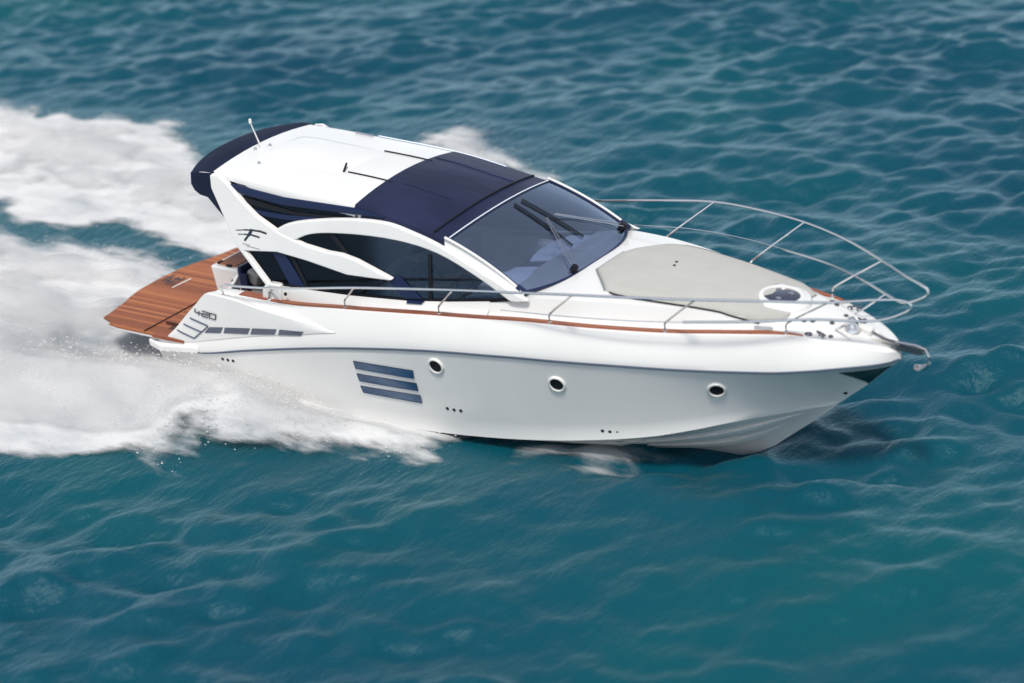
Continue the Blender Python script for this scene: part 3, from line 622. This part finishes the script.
for x, t in ((1.5,-.62),(1.08,-.28),(1.2,-.10)): build('fitting', lathe(roof_pt(x, t), (0,0,1), [(.001,.035),(.022,.03),(.028,0)], 10), steeld, rf)
an = build('antenna', join(tube([roof_pt(1.15,-.22,-.01), (1.04,-.33,4.02)], [.014,.009], 8)), gel2, Y)
build('antenna_light', lathe((1.04,-.33,4.02), (0,0,1), [(.001,.07),(.022,.06),(.026,.0),(.012,-.02)], 12), gel, an)
# navy awning aft of the hardtop
def aw(t, s):
    a_ = np.array([.97, 1.235*t, rE(.95)+.10*(1-t*t)-.01]); ob = np.array([.28+.26*abs(t)**2.6, 1.27*t, 3.47-.02*abs(t)**2+.06*(1-t*t)])
    p = a_*(1-s)+ob*s; p[2] += .03*math.sin(math.pi*s); return p
rows = [[tuple(aw(t, s)) for s in (0,.2,.4,.6,.8,.93,1)]+[tuple(aw(t, 1)+np.array([-.0,0,-.03])), tuple(aw(t, 1)+np.array([.03,0,-.11]))] for t in np.linspace(-1, 1, 33)]
awn = build('stern_awning', solid(rows, .012), navy, Y, sharp=60)
for s in (1, -1):
    fp = [(.99,3.50),(.54,3.47),(.55,3.30),(.62,3.21),(.74,3.15),(.90,3.13),(1.0,3.05),(1.13,2.95),(1.27,2.84),(1.30,2.84),(1.12,3.10),(1.02,3.30)]
    P3 = [np.array(sp_(x, z))+NO*.02 for x, z in fp]; vf = poly(P3, NO*.02); build('side_flap', vf if s > 0 else mirror(vf), navy, awn, bevel=.004)

# ---- windshield
def G(t, s):
    T = np.array([5.44+.1*(1-t*t), 1.31*t, 3.08+.13*(1-t*t)]); B = np.array([6.72+.33*(1-abs(t)**3), 1.38*t, 2.5])
    return T*(1-s)+B*s+np.array([.45,0,.9])*(4*s*(1-s)*.05)
ws = build('windshield', grid([[tuple(G(t, s)) for s in np.linspace(0, 1, 16)] for t in np.linspace(-1, 1, 33)]), wglass, Y)
both('windshield_frame', tube([G(-1, s)+np.array([0,.0,.008]) for s in np.linspace(0, 1, 14)], .018, 8), navytrim)
_bt = spline([(4.84,3.13),(5.30,3.02),(5.7,2.885),(6.01,2.77),(6.63,2.54),(6.98,2.44)])
rows = []
for s_ in np.linspace(-.05, 1.04, 18):
    g = G(-1, s_); zb = _bt(g[0]+.02); q = np.array([g[0]+.02, -(side_y(g[0], zb)+.02), zb-.02])
    rows.append([tuple(g+np.array([0,-.02,.012])), tuple(g*.7+q*.3+np.array([0,0,.022])), tuple(g*.3+q*.7+np.array([0,0,.018])), tuple(q), tuple(q+np.array([0,0,-.05]))])
both('arch_return', grid(rows), gel)
both('arch_edge', tube([G(-1, s)+np.array([0,-.04,.018]) for s in np.linspace(-.03, 1.0, 16)], .022, 8), gel)
build('windshield_seal', tube([G(t, 1.0)+np.array([.01,0,-.01]) for t in np.linspace(-1, 1, 33)], .022, 6), navytrim, ws)
both('corner_bracket', tube([G(-1, .93)+np.array([0,-.02,.01]), G(-1, 1.03)+np.array([.02,-.01,.0])], .05, 8), navytrim)
def gn(t, s):
    a_ = G(t+.01, s)-G(t-.01, s); b_ = G(t, s+.01)-G(t, s-.01); n_ = np.cross(b_, a_); n_ /= np.linalg.norm(n_); return n_ if n_[2] > 0 else -n_
def gp2(t, s, up): return G(t, s)+gn(t, s)*up
def wiper(piv, tip, b0, b1, w_=.03):
    o = build('wiper', join(tube([gp2(piv[0]-w_, piv[1], .06), gp2(tip[0]-w_*.4, tip[1], .05)], .009, 6), tube([gp2(piv[0]+w_, piv[1], .06), gp2(tip[0]+w_*.4, tip[1], .05)], .009, 6)), steeld, Y)
    build('blade', join(tube([gp2(*(np.array(b0)*(1-k)+np.array(b1)*k), .035) for k in np.linspace(0, 1, 6)], .008, 6), tube([gp2(*(np.array(b0)*(1-k)+np.array(b1)*k), .012) for k in np.linspace(0, 1, 6)], .007, 6)), black, o)
    build('pivot', lathe(gp2(piv[0], min(piv[1], .98), .0), gn(*piv), [(.001,.09),(.05,.085),(.06,.0)], 12), black, o)
wiper((-.35,.967), (.075,.40), (.025,.083), (-.05,.767)); wiper((.88,.95), (.225,.41), (.175,.083), (.2,.75))

# ---- interior seen through the glass
build('cabin_floor', box((4.7,0,1.05), (4.6,2.9,.05)), greyin, Y)
rows = []
for t in np.linspace(-1, 1, 25):
    hump = .10*math.exp(-((t+.55)/.28)**2)+.06*math.exp(-((t-.5)/.3)**2)
    rows.append([(5.55,1.34*t,1.5),(5.55,1.34*t,2.10+hump),(5.75,1.34*t,2.24+hump),(6.1,1.36*t,2.30+hump),(6.42,1.36*t,2.33),(6.95-.2*abs(t)**3,1.33*t,2.47)])
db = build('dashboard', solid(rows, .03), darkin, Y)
def dashpad(t0, t1, xa, xb, m, dz=.02, nm='dash_pad'):
    r_ = []
    for t in np.linspace(t0, t1, 10):
        hump = .10*math.exp(-((t+.55)/.28)**2)+.06*math.exp(-((t-.5)/.3)**2); k = (t-t0)/(t1-t0); e_ = 4*k*(1-k)
        r_.append([(x, 1.36*t, float(np.interp(x, [5.55,5.75,6.1,6.42,6.95], [2.10+hump,2.24+hump,2.30+hump,2.33,2.46]))+dz) for x in np.linspace(xa+(.12*(1-e_)), xb-.22*(1-e_**.5), 6)])
    build(nm, solid(r_, .03), m, db)
dashpad(-.98, -.12, 5.62, 6.52, greyin); dashpad(.08, .9, 5.7, 6.5, greyin); 
build('cupboard', box((3.2,.95,1.5), (1.6,.6,.9)), creamc, Y, bevel=.03)
sf = build('sofa', box((4.9,.8,1.4), (1.4,.9,.7)), creamc, Y, bevel=.05)
build('backrest', box((4.9,1.2,1.9), (1.4,.2,.5)), creamc, sf, bevel=.06)
so_ = build('sofa', box((3.3,-.95,1.45), (1.3,.55,.75)), creamc, Y, bevel=.05)
build('backrest', box((3.1,-1.22,1.98), (.9,.14,.42)), greyin, so_, bevel=.05)
hs = build('helm_seat', join(box((4.35,-.78,1.62), (.55,.60,.16)), box((4.10,-.78,1.98), (.16,.58,.72), 0, -.12)), creamc, Y, bevel=.05)
build('pedestal', tube([(4.35,-.78,1.06),(4.35,-.78,1.56)], .09, 10), steeld, hs)
wc_ = np.array([5.28,-.78,2.10]); an_ = [2*math.pi*k/28 for k in range(29)]
sw = build('steering_wheel', join(tube([wc_+np.array([-.10*math.sin(a_),.19*math.cos(a_),.16*math.sin(a_)]) for a_ in an_], .014, 8, False), tube([wc_+[0,-.18,0], wc_+[0,.18,0]], .012), tube([wc_, wc_+[.25,0,-.14]], .03)), black, Y)
# ---- foredeck fittings
def dk(x, y, up=0):
    ty, tz = ts_y(x), ts_z(x); t = min(abs(y)/max(ty, 1e-3), 1)
    if abs(y) <= ty: return (x, y, tz+(zc_(x)-tz)*(1-t*t)+up)
    gy_, gz_ = gun_y(x), gun_z(x); k = min(1, (gy_-ty)/.3); y2 = gy_-.16*k; y3 = y2-(y2-ty)*.45; a_ = abs(y)
    z = float(np.interp(-a_, [-gy_, -y2, -y3, -(y3-(y3-ty)*.3), -(ty+(y3-ty)*.15), -ty], [gz_, gz_+.014*k, gz_+.03*k, gz_+(tz-gz_)*.35+.02*k, gz_+(tz-gz_)*.85, tz]))
    return (x, y, z+up)
# sun pad: built in strips across the boat
def pad_y(x): return float(np.interp(x, [7.31,7.80,8.0,8.3,8.6,9.0,9.65,10.1,10.4], [.36,.93,.99,.985,.94,.87,.75,.66,.46]))
rows = []
for x in np.linspace(7.31, 10.4, 44):
    w_ = pad_y(x); r = []
    e_ = min(1, (x-7.31)/.12, (10.4-x)/.12)*.5+.5
    for t in np.linspace(-1, 1, 25):
        a_ = abs(t); f = min(1, (1-a_)/.06)**.5 if a_ < 1 else 0; r.append(dk(x, t*w_, .006+.055*f*e_))
    rows.append(r)
padp = build('sun_pad', solid(rows, .02), cush, Y, sharp=60)
for s in (1, -1):
    ln = [dk(x, s*(pad_y(x)+.012), .022) for x in np.linspace(7.9, 10.1, 26)]; build('retaining_strap', tube(ln, .011, 6), black, padp)
    build('strap_end', tube([dk(10.05, s*.72, .02), dk(10.3, s*.66, .02)], .022, 6), steeld, padp)
build('pad_edge', tube([dk(7.31, t*.38, .025) for t in np.linspace(-1, 1, 8)], .012, 6), greyline, padp)
build('pad_edge', tube([dk(x, -(pad_y(x)+.008), .025) for x in np.linspace(7.31, 7.8, 10)], .012, 6), greyline, padp)
for x, y in ((8.32,.18),(8.36,.05)): build('button', lathe(dk(x, y, .06), (0,0,1), [(.001,.014),(.02,.012),(.026,0)], 10), black, padp)
hc = np.array(dk(10.10, -.02, -.035)); ht = build('deck_hatch', lathe(hc, (.1,0,1), [(.001,.102),(.245,.10),(.26,.095)], 36), black, Y)
ht.data.materials.clear(); ht.data.materials.append(mat('smoked_hatch', (.03,.035,.06), .08, coat=.5))
build('hatch_rim', lathe(hc, (.1,0,1), [(.25,.09),(.262,.112),(.30,.115),(.345,.085),(.40,.075),(.43,.03),(.44,-.05)], 40), gel, ht)
build('hatch_hinge', tube([hc+np.array([-.36*math.cos(a_)+.0, .36*math.sin(a_), .11]) for a_ in np.linspace(-.2, 1.3, 10)], .016, 6), steeld, ht)
build('hatch_catch', join(box(hc+[.02,-.12,.10], (.07,.05,.03)), box(hc+[.1,.1,.10], (.07,.05,.03))), steeld, ht, bevel=.006)

for y_, xa_, xb_ in ((.33,7.5,10.0),(-.33,7.5,9.8)): build('piping', tube([dk(x, y_*min(1, pad_y(x)/.9), .0615) for x in np.linspace(xa_, xb_, 30)], .0045, 6), greyline if 0 else cush, padp)

# ---- rails
def rail_pts(l): return cr(l, 6)
top = [(1.36,-1.80,1.76),(1.38,-1.86,1.88),(1.50,-1.90,1.965),(1.75,-1.90,1.985),(2.6,-1.91,2.09),(4.08,-1.92,2.34),(5.9,-1.95,2.605),(6.9,-1.97,2.74),(7.95,-1.95,2.865),(8.8,-1.80,2.905),(9.65,-1.56,2.92),(10.5,-1.20,2.90),(11.23,-.80,2.845),(11.75,-.45,2.83),(12.02,-.31,2.815),(12.15,-.27,2.77),(12.16,-.265,2.70),(12.02,-.27,2.60),(11.87,-.29,2.53),(11.7,-.36,2.49),(11.45,-.49,2.495),(10.97,-.74,2.535),(10.2,-1.14,2.53),(9.36,-1.44,2.50)]
ra, rb = both('bow_rail', tube(rail_pts(top), .0195, 8), steel)
stn = [(2.2,2.62,0),(3.7,4.08,0),(5.45,5.9,0),(7.28,7.9,0),(8.93,9.65,0),(10.52,11.23,0)]
rp = np.array(rail_pts(top))[:110]
for s, par in ((1, ra), (-1, rb)):
    for xb, xt, _ in stn:
        j = int(np.argmin(np.abs(rp[:, 0]-xt)+10*(rp[:, 2] < 1.9))); pt = rp[j]; yb = -(gun_y(xb)-.07); zb = gun_z(xb)+.02
        pts = cr([(xb, yb, zb), (xb+.005, yb-.005, zb+.12), (xb+.05, yb-.01, zb+.17), tuple(pt)], 3)
        vf = join(tube(pts, .0155, 8), lathe((xb, yb, zb-.01), (0,0,1), [(.04,0),(.04,.015),(.02,.03)], 12)); build('stanchion', vf if s > 0 else mirror(vf), steel, par)
    pts = cr([(11.05,-.30,gun_z(11.05)+.02),(11.06,-.30,2.22),(11.14,-.34,2.28),(11.42,-.50,2.495)], 3)
    vf = tube(pts, .0155, 8); build('stanchion', vf if s > 0 else mirror(vf), steel, par)
    wr = cr([(9.36,-1.45,2.50),(8.6,-1.66,2.48),(7.62,-1.80,2.44),(6.6,-1.80,2.36)], 6); vf = tube(wr, .0065, 6); build('guard_wire', vf if s > 0 else mirror(vf), steel, par)
# ---- bow gear
def cleat(x, y, rz=0, nm='cleat'):
    b0 = np.array(dk(x, y, 0)); d = np.array([math.cos(rz), math.sin(rz), 0])
    vf = join(tube([b0-d*.10+[0,0,.055], b0-d*.05+[0,0,.06], b0+d*.05+[0,0,.06], b0+d*.10+[0,0,.055]], .014, 8), tube([b0-d*.04, b0-d*.04+[0,0,.06]], .014), tube([b0+d*.04, b0+d*.04+[0,0,.06]], .014))
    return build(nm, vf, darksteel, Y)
for s in (1, -1): cleat(10.95, s*.50, s*.5)
cleat(11.20, -.10, .9); cleat(11.25,.12,-.6)
for x, y in ((10.62,-.36),(10.72,-.30),(11.05,-.42),(10.95,-.18),(11.38,.05),(11.22,.26),(11.0,.14),(10.65,.42),(10.75,.36)):
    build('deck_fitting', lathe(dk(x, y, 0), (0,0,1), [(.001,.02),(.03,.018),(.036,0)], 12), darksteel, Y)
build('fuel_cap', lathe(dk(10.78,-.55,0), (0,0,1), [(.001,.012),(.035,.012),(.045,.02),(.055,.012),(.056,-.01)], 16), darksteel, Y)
wl = build('windlass', lathe(dk(11.22,-.12,-.02), (0,0,1), [(.001,.20),(.045,.195),(.062,.17),(.05,.13),(.062,.10),(.095,.07),(.11,.02),(.115,.0)], 20), steel, Y)
build('motor_housing', box((11.38,-.02,2.17), (.20,.13,.10), 0, .2), gel2, wl, bevel=.02)
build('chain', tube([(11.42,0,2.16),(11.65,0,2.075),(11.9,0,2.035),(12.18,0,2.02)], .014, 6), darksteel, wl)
arr = [ngon_plate([(11.55,s*.06,2.06),(11.9,s*.055,2.035),(12.2,s*.05,2.03),(12.27,s*.05,1.99),(12.2,s*.05,1.955),(11.9,s*.055,1.975),(11.55,s*.06,2.0)], (0,s*.010,0)) for s in (1,-1)]
arr.append(box((11.85,0,1.975), (.62,.11,.012), 0, .09))
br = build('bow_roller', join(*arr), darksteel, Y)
build('anchor_plate', poly([(11.35,-.16,2.118),(11.35,.16,2.118),(11.84,.05,1.985),(11.84,-.05,1.985)], (0,0,.012)), creamc, br)
build('roller', lathe((12.2,-.04,1.99), (0,1,0), [(.001,0),(.035,0),(.022,.04),(.035,.08),(.001,.08)], 14), black, br)
# anchor: stowed in the roller, hanging below it
A = empty('anchor', (12.22, 0, 1.74)); tag(A, 'small polished steel anchor hanging from the bow roller at the yacht tip', 'anchor')
def rel(vf): V_, F_ = vf; return [(p[0]-12.22, p[1], p[2]-1.74) for p in V_], F_
build('shank', rel(tube([(11.8,0,2.06),(12.1,0,2.055),(12.24,0,2.02),(12.29,0,1.92),(12.27,0,1.80),(12.20,0,1.73)], [.016,.017,.018,.02,.022,.024], 8)), steeld, A)
fk = [[(12.30-.24*u, q*(.03+.10*math.sin(math.pi*min(u*.85+.12,1))), 1.79-.10*math.sin(math.pi*u*.7)+.05*abs(q)) for q in (-1,-.5,0,.5,1)] for u in np.linspace(0, 1, 8)]
build('fluke', rel(solid(fk, .018)), steel, A, sharp=60)

# ---- the helmsman, seated behind the dark side window
def person():
    J = {'pelvis':(4.38,-.78,1.78,.15),'waist':(4.36,-.78,1.98,.135),'chest':(4.38,-.78,2.22,.155),'neckb':(4.41,-.78,2.36,.075),'neck':(4.43,-.78,2.43,.058),'head':(4.46,-.78,2.53,.092),'crown':(4.46,-.78,2.62,.075)}
    E_ = [('pelvis','waist'),('waist','chest'),('chest','neckb'),('neckb','neck'),('neck','head'),('head','crown')]
    for n_, s in (('r', -1), ('l', 1)):
        J.update({'sh'+n_:(4.40,-.78+s*.19,2.29,.062),'el'+n_:(4.66,-.78+s*.25,2.10,.045),'wr'+n_:(5.0,-.78+s*.19,2.16,.03),'ha'+n_:(5.13,-.78+s*.18,2.19,.035),'hip'+n_:(4.42,-.78+s*.10,1.77,.10),'kn'+n_:(4.84,-.78+s*.14,1.78,.07),'an'+n_:(4.92,-.78+s*.14,1.38,.045),'ft'+n_:(5.12,-.78+s*.14,1.32,.04)})
        E_ += [('chest','sh'+n_),('sh'+n_,'el'+n_),('el'+n_,'wr'+n_),('wr'+n_,'ha'+n_),('pelvis','hip'+n_),('hip'+n_,'kn'+n_),('kn'+n_,'an'+n_),('an'+n_,'ft'+n_)]
    ks = list(J); me = bpy.data.meshes.new('person'); c0 = np.array([4.38,-.78,1.70])
    me.from_pydata([tuple(np.array(J[k][:3])-c0) for k in ks], [(ks.index(a_), ks.index(b_)) for a_, b_ in E_], [])
    o = bpy.data.objects.new('person', me); SC.collection.objects.link(o); o.location = c0
    sk = o.modifiers.new('skin', 'SKIN'); 
    for i, k in enumerate(ks): r = J[k][3]; me.skin_vertices[0].data[i].radius = (r, r); me.skin_vertices[0].data[i].use_root = (k == 'pelvis')
    sb = o.modifiers.new('sub', 'SUBSURF'); sb.levels = 2; sb.render_levels = 2
    dg = bpy.context.evaluated_depsgraph_get(); m2_ = bpy.data.meshes.new_from_object(o.evaluated_get(dg)); o.modifiers.clear(); o.data = m2_
    m2_.materials.clear(); m2_.materials.append(skin); m2_.materials.append(shirt)
    for p in m2_.polygons: p.use_smooth = True; z = p.center.z; p.material_index = 1 if (z < .69 and p.center.x < .35) or z < .3 else 0
    tag(o, 'person in dark clothes seated at the helm behind the tinted side window', 'person')
    hr = lathe((.065,0,.86), (-.3,0,1), [(.098,-.02),(.104,.03),(.085,.075),(.04,.10),(.001,.105)], 18); build('hair', hr, black, o)
    return o
person()
print('faces', sum(len(o.data.polygons) for o in SC.objects if o.type == 'MESH'))
